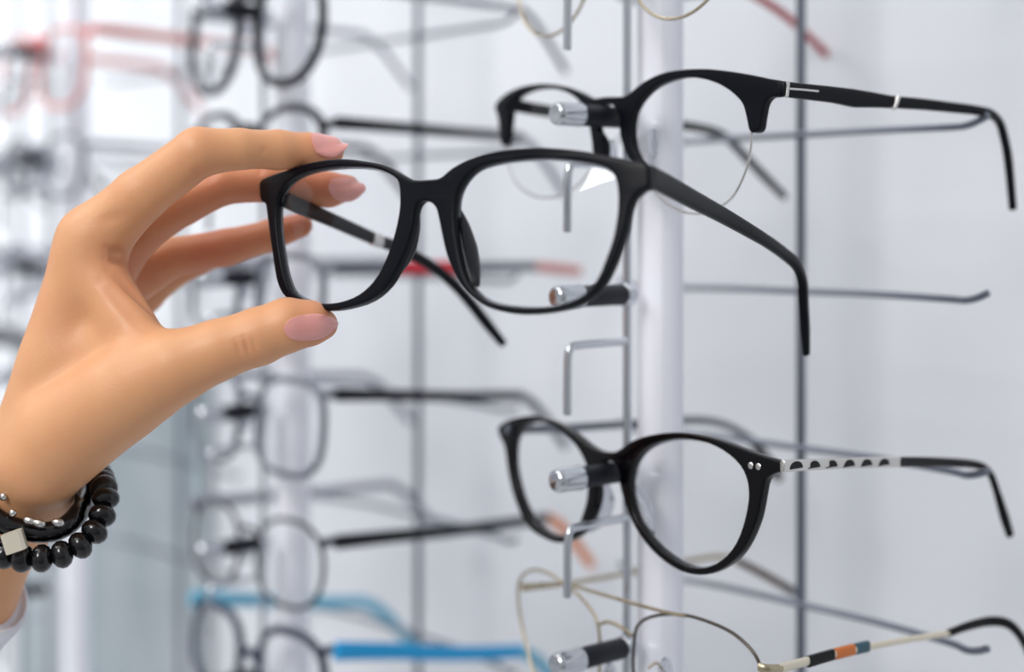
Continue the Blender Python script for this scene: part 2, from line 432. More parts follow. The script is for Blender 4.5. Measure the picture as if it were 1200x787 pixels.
# ------------------------------------------------------------------ 2. browline pair
def disp_plane(px, py, D=406, pitch=3, roll=0, k=.0011):
    return Plane(onD(px, py, D), math.degrees(math.atan2(.7526, .6585)), pitch, roll, k)
def browline():
    pl = disp_plane(716, 130)
    t = thing('eyeglasses', 'matte black half rim eyeglasses with silver temple inlay on the upper peg', 'glasses', pl.w(0, -20, 0), 'spectacles in the shop')
    outer = [(583.5, 124), (595, 111), (614, 102), (639.4, 98.5), (661.7, 101), (680.7, 107.5), (697, 115.5), (712.5, 114), (733, 113.5), (742, 109), (757, 97), (779, 86.4), (804.7, 82), (833, 81.3), (865, 85), (890.5, 89.6), (903, 92.5), (916, 95.2),
             (917, 104), (914.5, 113), (906, 114.5), (899.5, 122), (896, 139), (893, 153), (882.5, 154.5), (878.5, 139), (874.5, 124), (868, 115), (855.5, 104.5), (836.5, 95.3), (811, 90.6), (789, 94.4), (769.7, 103), (754.5, 117.6), (745.5, 133.5), (743, 152.5), (745, 171.6), (751, 186), (757, 200),
             (747, 196), (737, 180), (732, 166), (729.8, 156), (729.8, 140), (724, 125.8), (716.5, 122.2), (709, 125.8), (703.4, 140), (704, 153), (709, 161), (712, 171), (711, 185), (704, 196), (699, 188), (697, 165), (692, 140), (684.5, 122), (671, 110.5), (652, 104.3), (630, 105), (612, 112), (602.5, 123), (600, 136.6), (598, 155), (595.5, 169), (590.5, 169), (588.5, 152), (586.5, 136.6)]
    plate('front_frame', pl, [un_all(pl, outer)], 1.9, .6, M['matte'], t)
    lr = [(744, 140), (752, 119), (769, 103.5), (789, 95), (811, 91), (836.5, 95.5), (855, 105), (868, 116), (876, 131), (881, 155), (879, 176), (874, 198), (862, 224), (846, 240), (822, 249), (795, 245), (770, 226), (752, 196), (744, 168)]
    ll = [(691, 142), (684.5, 123), (671, 111), (652, 105), (630, 105.5), (613, 112), (604, 123), (600, 137), (596, 157), (594, 176), (597, 196), (607, 216), (627, 229), (650, 230), (672, 220), (689, 203), (696, 184), (696, 164)]
    for h in (ll, lr):
        H = un_all(pl, h)
        lens(pl, H, t, 1.2, .3)
    lo = [(881, 150), (880, 172), (875, 197), (862, 225.6), (846, 241), (822, 250), (795, 246), (770, 227), (753, 198)]
    part('lower_rim', sweep([pl.w(a, b, 0) for a, b in un_all(pl, lo)], .45, .45, seg=8), M['silver'], t, 'thin silver lower rim')
    lo = [(593, 166), (593.5, 178), (597, 197), (607, 217), (627, 230), (650, 231), (672, 221), (689, 204), (698, 188)]
    part('lower_rim', sweep([pl.w(a, b, 0) for a, b in un_all(pl, lo)], .45, .45, seg=8), M['silver'], t, 'thin silver lower rim')
    for px, py in ((757, 168), (708, 180)):
        a, b = pl.un(px, py)
        part('nose_pad', blob(pl.w(a, b, -4), pl.ax, pl.up, pl.n, 1.3, 6, 2.8), M['pad'], t, 'clear nose pad')
    sd = R_
    xs = [915, 940, 975, 1000, 1022, 1046, 1080, 1112, 1142, 1160, 1171, 1177, 1182, 1187]
    ys = [104, 107, 111, 115, 117, 119.5, 122, 125.5, 129, 133, 143, 162, 190, 245]
    Ys = np.interp(xs, [915, 1155, 1170, 1187], [514, 581, 589, 594])
    hh = [2.7, 2.7, 2.9, 3.3, 2.8, 2.3, 2.15, 2.0, 1.9, 1.75, 1.6, 1.7, 1.8, 1.3]
    P = [at(x, y, Y) for x, y, Y in zip(xs, ys, Ys)]
    tp = part('temple', sweep(P, 1.4, hh, side=sd, sq=3, seg=14), M['matte'], t)
    o = -D_*0+R_*1.35
    def q(x, y): return at(x, y, float(np.interp(x, [915, 1160], [514, 580])))+R_*.9
    part('inlay', sweep([q(920, 96), q(919.5, 104), q(918.5, 113)], .8, .75, side=sd, sq=4, n=2), M['silver'], tp, 'silver hinge bar')
    part('inlay', sweep([q(921, 104.2), q(938, 105.5), q(955, 107.2)], .8, .42, side=sd, sq=4, n=2), M['silver'], tp, 'silver cross stroke of inlay')
    part('inlay', sweep([q(1050, 112.5), q(1048, 119), q(1044.5, 127.5)], .9, .75, side=sd, sq=4, n=2), M['silver'], tp, 'slanted silver band')
    xs = [592, 640, 700, 760, 815, 848, 870, 895, 920]; ys = [121, 130, 137, 143, 149, 159, 180, 206, 231]
    Ys = np.interp(xs, [592, 815, 848, 920], [616, 688, 700, 722])
    part('temple', sweep([at(*p) for p in zip(xs, ys, Ys)], 1.4, [2.6, 2.5, 2.4, 2.2, 2.0, 2, 2, 2.1, 1.7], side=sd, sq=3), M['matte'], t)
browline()

# ------------------------------------------------------------------ 3. round pair
def round_pair():
    pl = disp_plane(717, 543, 406, 4)
    t = thing('eyeglasses', 'glossy black round eyeglasses with two rivets and patterned silver temple', 'glasses', pl.w(0, -20, 0), 'spectacles in the shop')
    outer = [(725.5, 528.6), (742, 517.5), (763, 510), (792, 506.3), (821, 508.5), (850, 516.5), (879, 527.2), (902, 535), (918, 540.5), (919.5, 546), (917.5, 551.8), (908, 556), (900.5, 563), (896.7, 580.5), (891.7, 605.5), (881, 632.5), (866.8, 653), (846, 667.8), (825, 673), (800, 667.8), (775, 651), (754.6, 628), (740, 601), (732, 576), (730, 566),
             (729.8, 556), (725, 543.5), (717, 539.5), (709, 543.5), (703.8, 556), (703.4, 566), (704.2, 577), (700.5, 597), (690, 618), (675.6, 631), (659, 635.6), (642, 630.4), (621.6, 616), (607, 584.7), (598.7, 551.4), (595, 524), (589.5, 512), (587.5, 500), (600.8, 491), (625.7, 486.6), (650.6, 492.5), (675.6, 507), (694, 521.5), (709, 528.6)]
    hr = [(746, 543), (758.7, 526.5), (779.5, 517), (804, 514), (833.5, 519), (858.5, 532.7), (875, 551.4), (881, 576), (877, 605.5), (866.8, 634.6), (850, 655), (829, 664.5), (806.5, 662), (779.5, 645), (758.7, 622), (746, 597), (741.5, 568)]
    hl = [(690, 543), (692.5, 564), (690.5, 589), (681, 613.8), (667, 626), (650.6, 627), (633, 616), (618.4, 595), (609, 568), (604.3, 539), (607, 512), (620, 496.5), (638, 494), (659, 503.8), (677.7, 521)]
    HR, HL = un_all(pl, hr), un_all(pl, hl)
    plate('front_frame', pl, [un_all(pl, outer), HL, HR], 2.0, .7, M['gloss'], t)
    for h in (HL, HR):
        l = lens(pl, h, t, 1.4, .5)
        part('lens_edge_glint', sweep([pl.w(a, b, -1.1) for a, b in h], .5, .5, closed=True, seg=8), M['pad'], l, 'pale ring standing in for the lens edge highlight')  # pale ring added for the highlight on the rim's inner edge
    for (x, y) in ((884, 545), (893, 546.3)):
        a, b = pl.un(x, y); part('rivet', lathe(pl.w(a, b, 1.6), pl.n, [(0, 1.15), (.5, 1.15), (.75, .8)], 14), M['silver'], t, 'small silver rivet')
    for px, pts in ((1, [(736, 566), (745, 585), (752, 606), (761, 625)]), (-1, [(705, 565), (702, 585), (696, 605), (686, 622)])):
        q = [pl.un(*p) for p in pts]
        path = [pl.w(a, b, -1.6-c) for (a, b), c in zip(q, (0, 2.6, 3.0, .4))]
        part('nose_pad', sweep(path, [.7, 1.3, 1.4, .7], [1.2, 3.2, 3.4, 1.2], side=pl.ax-pl.n*.3*px), M['pad'], t, 'clear nose pad')
    sd = R_
    fY = lambda x: float(np.interp(x, [919, 1140, 1190], [513, 588, 598]))
    hs = [917, 950, 985, 1020, 1054]; ys = [546, 544, 542.5, 541.5, 541]
    tp = part('temple', sweep([at(x, y, fY(x)) for x, y in zip(hs, ys)], 1.0, [2.1, 1.95, 1.9, 1.9, 1.9], side=sd, sq=3), M['silver'], t, 'silver temple with dark half discs')
    v, f = [], []
    for i in range(6):
        x0 = 931+i*20.5; c = at(x0, 548.4-i*.75, fY(x0))+R_*1.05
        i0 = len(v)
        for k in range(13):
            th = math.pi*k/12; v.append(c+D_*3.3*math.cos(th)+U_*2.5*math.sin(th)); v.append(c+D_*3.3*math.cos(th)+U_*2.5*math.sin(th)-R_*.6)
        for k in range(12): f.append((i0+2*k, i0+2*k+2, i0+2*k+3, i0+2*k+1))
        f.append(tuple(i0+2*k for k in range(13)))
    part('inlay_pattern', (v, f), M['gloss'], tp, 'dark half discs along the temple', 30)
    xs = [1053, 1080, 1110, 1135, 1152, 1161, 1168, 1177, 1184]; ys = [541, 541, 541.5, 543, 547, 556, 575, 605, 627]
    part('temple_tip', sweep([at(x, y, fY(x)) for x, y in zip(xs, ys)], [1.3]*7+[1.6, 1.3], [1.95, 1.95, 1.8, 1.7, 1.6, 1.5, 1.6, 2.3, 1.9], side=sd), M['gloss'], tp, 'black acetate temple tip')
    xs = [594, 650, 700, 760, 815, 848, 876, 896, 914]; ys = [503, 502, 499, 495, 492, 497, 512, 534, 561]
    Ys = np.interp(xs, [594, 815, 914], [620, 692, 716])
    part('temple', sweep([at(*p) for p in zip(xs, ys, Ys)], 1.2, [1.9, 1.8, 1.8, 1.8, 1.8, 1.8, 1.8, 2.3, 2], side=sd), M['grey'], t)
    part('temple_end', sweep([at(*p) for p in zip(xs[6:], ys[6:], Ys[6:])], 1.6, [2.2, 2.7, 2.4], side=sd), M['gloss'], t, 'dark end of the far temple')
round_pair()

# ------------------------------------------------------------------ 4. gold aviator
def aviator():
    pl = disp_plane(717, 728, 406, 4)
    t = thing('eyeglasses', 'thin gold wire aviator eyeglasses with double bridge on the lowest peg', 'glasses', pl.w(0, -20, 0), 'spectacles in the shop')
    rr = [(744, 745), (748, 732), (760, 723.5), (781, 719.5), (806, 721), (833.6, 729.4), (858, 741), (877, 757), (888, 772.6), (893, 792), (891, 825), (880, 860), (857, 888), (825, 900), (790, 892), (762, 866), (747, 822), (742, 780)]
    rl = [(607, 694), (611, 676), (624, 667.5), (642, 671), (664, 685), (682.5, 701.7), (698, 723), (702.5, 745), (702.5, 769.5), (702, 790), (696, 812), (682, 828), (663, 832), (644, 820), (628, 793), (617, 757), (610, 724)]
    RR, RL = un_all(pl, rr), un_all(pl, rl)
    for q, m_ in ((RL, 'gold'), (RR, 'gunmetal')):
        r = part('rim', sweep([pl.w(a, b) for a, b in q], .62, .62, closed=True, seg=10), M[m_], t, 'gold wire rim' if m_ == 'gold' else 'dark faced wire rim')
        lens(pl, q, t, 1.2, -.3)
    bar = [(611, 685), (636, 684), (661, 683), (682.5, 688), (713, 697), (744, 706), (781, 716), (806, 721)]
    part('brow_bar', sweep([pl.w(*pl.un(*p), 1.3) for p in bar], .7, .7, seg=10), M['gold'], t)
    br = [(704, 732), (713, 728), (727, 732), (743, 744)]
    part('bridge', sweep([pl.w(*pl.un(*p), 1.1) for p in br], .7, .7, seg=10), M['gold'], t)
    for px, py in ((768, 792), (703, 798)):
        a, b = pl.un(px, py)
        p = part('nose_pad', blob(pl.w(a, b, -5), pl.ax, pl.up, pl.n, 1.6, 6.5, 3.5), M['pad'], t, 'clear nose pad')
        part('pad_arm', sweep([pl.w(a+(-4 if px > 730 else 4), b+2, -.5), pl.w(a+(-2 if px > 730 else 2), b+4, -3), pl.w(a, b, -5)], .5, .5, seg=8), M['gold'], p)
    sd = R_
    fY = lambda x: float(np.interp(x, [893, 1110, 1160, 1230], [518, 577, 590, 600]))
    part('end_piece', sweep([at(889, 781, 521), at(900, 783, 520), at(916, 783, 524)], .9, 1.5, side=sd), M['gold'], t)
    def seg(xs, ys, m_, hh, lab, name='temple', par=t):
        return part(name, sweep([at(x, y, fY(x)) for x, y in zip(xs, ys)], .9, hh, side=sd, sq=3, n=3), M[m_], par, lab)
    tp = seg([912, 980, 1050, 1112], [783.5, 765.5, 751.5, 741.5], 'cream', [1.7, 1.35, 1.1, 1.1], 'pale gold temple')
    for xs, ys, m_, lab in (([947, 962, 976], [775, 770.5, 766.5], 'gloss', 'black enamel band'), ([979, 990, 1000], [766, 763, 760.5], 'amber', 'orange enamel band'), ([1003, 1010, 1017], [760, 758.3, 756.8], 'teal', 'teal enamel band')):
        part('band', sweep([at(x, y, fY(x)) for x, y in zip(xs, ys)], 1.15, 2.0, side=sd, sq=4, n=2), M[m_], tp, lab)
    seg([1110, 1135, 1160, 1180, 1194, 1206, 1218], [742, 733, 727.5, 730, 742, 764, 800], 'gloss', [1.4, 1.7, 1.9, 1.9, 1.9, 2.2, 1.8], 'black temple tip', 'temple_tip', tp)
    xs = [612, 660, 720, 790, 840, 862, 890, 920, 938]; ys = [690, 684, 674, 660, 652, 656, 670, 687, 698]
    Ys = np.interp(xs, [612, 820, 938], [614, 690, 724])
    P = [at(*p) for p in zip(xs, ys, Ys)]
    f_ = part('temple', sweep(P[:6], .9, [1, 1, 1, 1.1, 1.4, 1.6], side=sd), M['gold'], t)
    part('temple_tip', sweep(P[5:8], 1.2, [1.7, 1.9, 1.9], side=sd), M['tort'], f_, 'brown tortoise temple tip')
    part('temple_end', sweep(P[7:], 1.3, [2.0, 1.7], side=sd), M['gloss'], f_, 'black temple end')
aviator()

# ------------------------------------------------------------------ generic wire or plastic pair for the rest of the wall
def super_loop(cx, cy, w, h, e, n=26):
    out = []
    for k in range(n):
        th = 2*math.pi*k/n; c, s = math.cos(th), math.sin(th)
        out.append((cx+math.copysign(abs(c)**(2/e), c)*w, cy+math.copysign(abs(s)**(2/e), s)*h*(1 if s > 0 else 1.06)))
    return out
def pair(label, unit, z, w=25, h=21, e=2.6, cx=33, rim=(1.6, 1.9), front='dark', temple='dark', tip=None, far=None, hinge=10, drop=4, tip_far=None,
         lower=None, D=406, L=115, out=0, dr=0, mid=None, th=1.0, far_px=None, near_drop=None, straight=False, ly=-3, accent=None):
    cx = max(cx, w+8.6)
    O = ROD+N_*(414.7-D)+R_*(dr-SP*unit)+U_*z
    pl = Plane(O, math.degrees(math.atan2(.7526, .6585)), 4, 0, .0011)
    t = thing('eyeglasses', label, 'glasses', pl.w(0, -20, 0), 'spectacles in the shop')
    for sx in (-1, 1):
        lp = super_loop(sx*cx, ly, w, h, e)
        if lower:      # dark brow with a thin lower wire
            n = len(lp); top = [lp[k % n] for k in range(-2, n//2+3)]; bot = [lp[k % n] for k in range(n//2+2, n-1)]
            part('brow', sweep([pl.w(a, b) for a, b in top], rim[0], rim[1]), M[front], t)
            part('lower_rim', sweep([pl.w(a, b) for a, b in bot], .5, .5, seg=8), M[lower], t)
        else:
            part('rim', sweep([pl.w(a, b) for a, b in lp], rim[0], rim[1], closed=True), M[front], t)
        lens(pl, lp, t, 1.2, -.6, n=1)
        x0 = cx+w-2
        part('end_piece', sweep([pl.w(sx*x0, hinge-2, 0), pl.w(sx*(x0+4), hinge, -.5), pl.w(sx*(x0+9), hinge, -2.5)], 1.4, 2.2), M[accent or front], t)
        x1 = cx+w+7
        path = [(x1, hinge, -1), (x1+1+out*.3, hinge-drop*.3, -35), (x1+2+out*.7, hinge-drop*.7, -75), (x1+2+out, hinge-drop, -L), (x1+1+out, hinge-drop-8, -L-13), (x1+out, hinge-drop-30, -L-34)]
        if straight: path[-2:] = [(x1+2+out, hinge-drop-1.5, -L-14), (x1+2+out, hinge-drop-3, -L-32)]
        if near_drop is not None and sx > 0:
            path = [(a, hinge-(hinge-b)*(near_drop/drop if c > -L-1 else 0)-(near_drop if c < -L-1 else 0), c) for a, b, c in path]
        P = [pl.O+pl.ax*a*sx+U_*b+D_*(-c+pl.k*x1*x1) for a, b, c in path]
        if far_px and sx < 0:
            P = [at(x, y, Y) for (x, y), Y in zip(far_px, np.interp([q[0] for q in far_px], [588, 800, 1000], [622, 690, 748]))]
        mt = temple if (sx > 0 or far is None) else far
        tp = part('temple', sweep(P[:4], 1.2*th, [2.6*th, 2.3*th, 2.1*th, 2.0*th], side=R_), M[mt], t)
        if mid and sx > 0:
            part('temple_sleeve', sweep(P[1:3], 1.5*th, 2.7*th, side=R_), M[mid], tp)
        mtip = (tip if sx > 0 else tip_far) or mt
        part('temple_tip', sweep(P[3:], 1.3*th, [2.0*th]+[2.15*th]*(len(P)-5)+[1.9*th], side=R_), M[mtip], tp)
    part('bridge', sweep([pl.w(-(cx-w)-1, 6, 0), pl.w(-4, 8.5, .8), pl.w(4, 8.5, .8), pl.w(cx-w+1, 6, 0)], rim[0], rim[1]*1.1*(1.5 if accent else 1)), M[accent or front], t)
    for sx in (-1, 1):
        part('nose_pad', blob(pl.w(sx*7.5, -6, -4), pl.ax, pl.up, pl.n, 1.3, 5, 2.6, 10, 6), M['pad'], t)
    return t

# nearest stand, top peg: round gold wire, red temple tips
pair('round gold wire eyeglasses with red temple tips cropped by the top edge', 0, 104.5, 22.5, 22.5, 2.0, 33, (.6, .6), 'gold', 'gold', 'pinkred', 'pinkred', 9, 3, 'pinkred', far_px=[(588, -18), (700, -20), (800, -22), (860, -18), (890, -2), (925, 22), (960, 55), (990, 84)], near_drop=-16, ly=-6.5)
# middle stand
pair('blurred dark round eyeglasses above the held pair on the middle post', 1, 106.5, 26, 27, 2.2, 33, (2.3, 2.4), 'dark', 'palegrey', 'grey', 'palegrey', 6.5, .8, ly=-9)
pair('blurred dark half rim eyeglasses with dark temple just above the index finger', 1, 40.5, 26, 20, 2.5, 33, (1.8, 2.4), 'dark', 'dark', 'palegrey', None, 8, 2.4, None, 'grey', th=1.25)
pair('blurred grey eyeglasses with red and rose temple behind the held lenses', 1, -26.8, 26, 19, 3, 33, (1.6, 1.9), 'grey', 'grey', 'rose', 'palegrey', 7, 1, L=125, mid='red', th=1.3, straight=True, ly=-6)
pair('blurred grey rim eyeglasses with black temple directly below the thumb', 1, -93, 26, 22, 3, 34, (1.5, 1.9), 'grey', 'dark', 'grey', 'palegrey', 14, 8.4, th=1.25)
pair('blurred thin dark eyeglasses with orange temple tip above the blue pair', 1, -159, 26, 20, 2.4, 33, (1.0, 1.2), 'dark', 'dark', 'orange', 'palegrey', 11, 5, L=134, th=1.4)
pair('blurred navy eyeglasses with bright blue temples at the bottom edge', 1, -221, 26, 20, 2.6, 33, (1.9, 2.2), 'navy', 'blue', 'paleblue', 'paleblue', 22, 20.5, th=1.8, ly=5)
# farthest stand in view
pair('strongly blurred red eyeglasses with rose temple on the farthest post', 1.969, 106.5, 26, 23, 3, 33, (1.5, 1.7), 'rose', 'rose', None, 'rose', 10, 3.6, th=1.4, ly=-10, accent='red')
pair('strongly blurred dark eyeglasses left of the knuckles on the farthest post', 1.969, 40, 24, 18, 2.6, 33, (1.5, 1.7), 'grey', 'palegrey', None, None, 9, 3.4)
pair('strongly blurred grey eyeglasses beside the back of the hand', 1.969, -26.8, 24, 18, 2.6, 33, (1.5, 1.7), 'palegrey', 'palegrey', None, None, 9, 3.4)
# the next stand lies beyond the left edge: only temples reach into view
pair('blurred dark temple ends at the left edge, level with the index knuckle', 3, 40, 24, 18, 2.6, 33, (1.5, 1.7), 'dark', 'grey', 'dark', None, 9, 3, th=1.5)
pair('blurred navy temple ends at the left edge, halfway down the hand', 3, -26.8, 24, 18, 2.6, 33, (1.5, 1.7), 'dark', 'grey', 'navy', None, 9, 3, th=1.5)
pair('blurred black temple ends at the left edge, just above the wrist', 3, -93, 24, 18, 2.6, 33, (1.5, 1.7), 'dark', 'dark', 'dark', None, 9, 2.6, th=1.7)

# ------------------------------------------------------------------ setting
def slab(name, c, ex, ey, ez, hx, hy, hz, m, kind='structure', **kw):
    v, f = boxv(c, ex, ey, ez, hx, hy, hz)
    o = mesh(name, v, f, M[m], None, c, smooth=False)
    if kind: o['kind'] = kind
    for k, x in kw.items(): o[k] = x
    return o
WD = 600.0
wc = D_*(WD+10)
slab('wall_back', wc-R_*300+U_*(FLOORZ+1300), R_, D_, U_, 1300, 10, 1300, 'wall')
slab('floor', V(0, 800, FLOORZ-10), V(1, 0, 0), V(0, 1, 0), U_, 2600, 2200, 10, 'floor')
slab('wall_left', V(-900, 2990, FLOORZ+1300), V(1, 0, 0), V(0, 1, 0), U_, 1700, 10, 1300, 'roomwall')

# glass panel fixed on the wall behind the farthest post
def panel():
    c0 = onD(30, 430, WD-3); c1 = onD(247, 430, WD-3)
    a, b = c0.dot(R_), c1.dot(R_)
    zt, zb = c1.z, -900.
    c = D_*(WD-4)+R_*((a+b)/2)+U_*((zt+zb)/2)
    t = thing('glass_panel', 'blurred grey green glass panel on the wall below the wrist', 'panel', c+U_*(zb-zt)/2)
    v, f = boxv(c, R_, D_, U_, (b-a)/2, 3, (zt-zb)/2); part('pane', (v, f), M['glasspanel'], t)
panel()

# ------------------------------------------------------------------ the hand
def A(p): return np.array(p, dtype=np.float32)
HS = 1.022
def ah(px, py, Y): return at(px, py, Y*HS)
def J(px, py, Y, r):
    p = ah(px, py, Y); return (A((p.x, p.y, p.z)), r*HS)
def rcone(P, a, b, r1, r2):
    ba = b-a; l2 = float(ba@ba); rr = r1-r2; a2 = l2-rr*rr; il2 = 1/l2
    pa = P-a; y = pa@ba; z = y-l2
    q = pa*l2-np.outer(y, ba).reshape(pa.shape); x2 = (q*q).sum(-1)
    y2 = y*y*l2; z2 = z*z*l2; k = np.sign(rr)*rr*rr*x2
    d = (np.sqrt(np.maximum(x2*a2*il2, 0))+y*rr)*il2-r1
    m1 = np.sign(z)*a2*z2 > k; m2 = (~m1) & (np.sign(y)*a2*y2 < k)
    d = np.where(m1, np.sqrt(x2+z2)*il2-r2, d)
    d = np.where(m2, np.sqrt(x2+y2)*il2-r1, d)
    return d.astype(np.float32)
def smin(a, b, k):
    h = np.maximum(k-np.abs(a-b), 0)/k
    return np.minimum(a, b)-h*h*h*k/6

FING = dict(
    index=[J(109, 281, 511, 11), J(164, 229, 506, 8.9), J(232, 178.5, 502, 8.1), J(280, 174.5, 506, 6.6), J(326, 175.5, 513, 6.5), J(362, 177, 518, 6.0), J(387, 177, 520, 4.7)],
    middle=[J(122, 305, 532, 11), J(170, 262, 532, 8.8), J(214, 236, 531, 8.0), J(263, 215, 532, 7.0), J(316, 213, 534, 6.9), J(350, 219.5, 538, 6.4), J(385, 222, 539, 6.0), J(407, 220, 538, 4.5)],
    ring=[J(132, 335, 550, 10.5), J(172, 316, 552, 8.5), J(203, 301, 553, 7.0), J(265, 290, 555, 6.6), J(316, 276, 556, 5.6), J(352, 264, 556, 4.4)],
    pinky=[J(134, 362, 564, 9.5), J(168, 345, 568, 7.2), J(196, 322, 570, 6.2), J(235, 303, 572, 5.4), J(262, 296, 572, 4.4)],
    thumb=[J(70, 505, 502, 14.5), J(140, 465, 495, 13.6), J(205, 430, 491, 11.6), J(255, 410, 491, 9.6), J(303, 394, 492, 9.1), J(336, 381, 492.5, 8.6), J(362, 378.5, 494, 7.1), J(378, 380, 495.5, 4.9)],
)
PALM = [(J(28, 575, 515, 16), J(109, 281, 511, 11)), (J(22, 575, 530, 15), J(122, 305, 532, 11.5)), (J(12, 580, 542, 14), J(132, 335, 550, 11)), (J(8, 585, 548, 13), J(134, 362, 564, 10)),
        (J(50, 540, 504, 15), J(165, 445, 496, 13)), (J(102, 305, 510, 9.5), J(181, 422, 495, 7.6)), (J(80, 430, 512, 13), J(140, 400, 506, 10)),
        (J(25, 578, 526, 17), J(4, 602, 527, 16.5)), (J(4, 602, 527, 16.5), J(-45, 690, 532, 18)), (J(-45, 690, 532, 18), J(-230, 880, 556, 24))]
CREASE = [  # (from, to, depth, width): skin folds
    (J(309, 176, 505, 0)[0], J(305, 202, 506, 0)[0], 1.0, .9), (J(231, 200, 496, 0)[0], J(247, 209, 500, 0)[0], .9, 1.2),
    (J(275, 399, 482, 0)[0], J(283, 418, 483, 0)[0], .4, .6), (J(285, 395, 482, 0)[0], J(293, 416, 483, 0)[0], .55, .6), (J(295, 394, 482, 0)[0], J(301, 412, 484, 0)[0], .35, .55),
    (J(126, 291, 500, 0)[0], J(145, 297, 504, 0)[0], 1.3, 1.2), (J(124, 303, 500, 0)[0], J(149, 312, 502, 0)[0], 1.1, 1.1), (J(128, 316, 499, 0)[0], J(186, 376, 488, 0)[0], 1.3, 1.5), (J(118, 330, 499, 0)[0], J(172, 388, 486, 0)[0], .8, 1.5),
    (J(112, 262, 499, 0)[0], J(150, 250, 498, 0)[0], .5, 1.6)]
def hand_sdf(P, detail=False):
    palm = None
    for (a, ra), (b, rb) in PALM:
        d = rcone(P, a, b, ra, rb)
        palm = d if palm is None else smin(palm, d, 9)
    out = palm
    for nm, ch in FING.items():
        f = None
        for (a, ra), (b, rb) in zip(ch, ch[1:]):
            d = rcone(P, a, b, ra, rb); f = d if f is None else smin(f, d, 2.5)
        out = np.minimum(out, smin(palm, f, 9 if nm == 'thumb' else 7))
    if detail:
        for a, b, dep, wd in CREASE:
            ba = b-a; pa = P-a; h = np.clip((pa@ba)/(ba@ba), 0, 1)
            q = pa-np.outer(h, ba); d2 = (q*q).sum(-1)
            t = np.sin(np.pi*np.clip(h, .08, .92))
            # fold lines act on the skin near them whatever the exact depth
            out = out+dep*t*np.exp(-d2/(2*wd*wd))
    return out

def onto_skin(p):
    # slide a fold's end along the line of sight until it lies on the skin
    q = p*.86; u = p/np.linalg.norm(p)
    for _ in range(80):
        d = float(hand_sdf(q[None])[0])
        if d < .05 or np.linalg.norm(q) > 1.12*np.linalg.norm(p): break
        q = q+u*d*.9
    return q.astype(np.float32)
CREASE = [(onto_skin(a), onto_skin(b), dep, wd) for a, b, dep, wd in CREASE]

def surface_nets(fn, lo, hi, h):
    n = np.ceil((np.array(hi)-np.array(lo))/h).astype(int)+1
    ax = [lo[i]+h*np.arange(n[i], dtype=np.float32) for i in range(3)]
    Fv = np.empty(tuple(n), np.float32)
    g1, g2 = np.meshgrid(ax[1], ax[2], indexing='ij')
    for i0 in range(0, n[0], 24):
        xs = ax[0][i0:i0+24]
        Pp = np.empty((len(xs), n[1], n[2], 3), np.float32)
        Pp[..., 0] = xs[:, None, None]; Pp[..., 1] = g1; Pp[..., 2] = g2
        Fv[i0:i0+24] = fn(Pp.reshape(-1, 3)).reshape(len(xs), n[1], n[2])
    S = Fv < 0
    cs = [S[i:n[0]-1+i, j:n[1]-1+j, k:n[2]-1+k] for i in (0, 1) for j in (0, 1) for k in (0, 1)]
    cnt = sum(c.astype(np.int8) for c in cs); act = (cnt > 0) & (cnt < 8)
    idx = np.argwhere(act); ids = -np.ones(act.shape, np.int64); ids[act] = np.arange(len(idx))
    acc = np.zeros((len(idx), 3), np.float64); num = np.zeros(len(idx))
    cor = [(i, j, k) for i in (0, 1) for j in (0, 1) for k in (0, 1)]
    for a in cor:
        for d in range(3):
            if a[d] == 0:
                b = list(a); b[d] = 1
                fa = Fv[idx[:, 0]+a[0], idx[:, 1]+a[1], idx[:, 2]+a[2]]; fb = Fv[idx[:, 0]+b[0], idx[:, 1]+b[1], idx[:, 2]+b[2]]
                m = (fa < 0) != (fb < 0); t = np.where(m, fa/np.where(m, fa-fb, 1), 0)
                p = np.array(a, float)[None]+np.eye(3)[d][None]*t[:, None]
                acc += p*m[:, None]; num += m
    vs = (idx+acc/num[:, None])*h+np.array(lo)[None]
    quads = []
    for d in range(3):
        e1, e2 = [x for x in range(3) if x != d]
        sl0 = [slice(None)]*3; sl1 = [slice(None)]*3; sl0[d] = slice(0, n[d]-1); sl1[d] = slice(1, n[d])
        ed = np.argwhere(S[tuple(sl0)] != S[tuple(sl1)])
        ed = ed[(ed[:, e1] > 0) & (ed[:, e2] > 0) & (ed[:, e1] < n[e1]-1) & (ed[:, e2] < n[e2]-1)]
        q = []
        for da, db in ((0, 0), (1, 0), (1, 1), (0, 1)):
            c = ed.copy(); c[:, e1] -= da; c[:, e2] -= db; q.append(ids[c[:, 0], c[:, 1], c[:, 2]])
        quads.append(np.stack(q, 1))
    return vs, np.concatenate(quads)

def grad(fn, P, e=.15):
    g = np.zeros_like(P)
    for i in range(3):
        dlt = np.zeros(3, np.float32); dlt[i] = e
        g[:, i] = (fn(P+dlt)-fn(P-dlt))/(2*e)
    return g/np.maximum(np.linalg.norm(g, axis=1, keepdims=True), 1e-6)

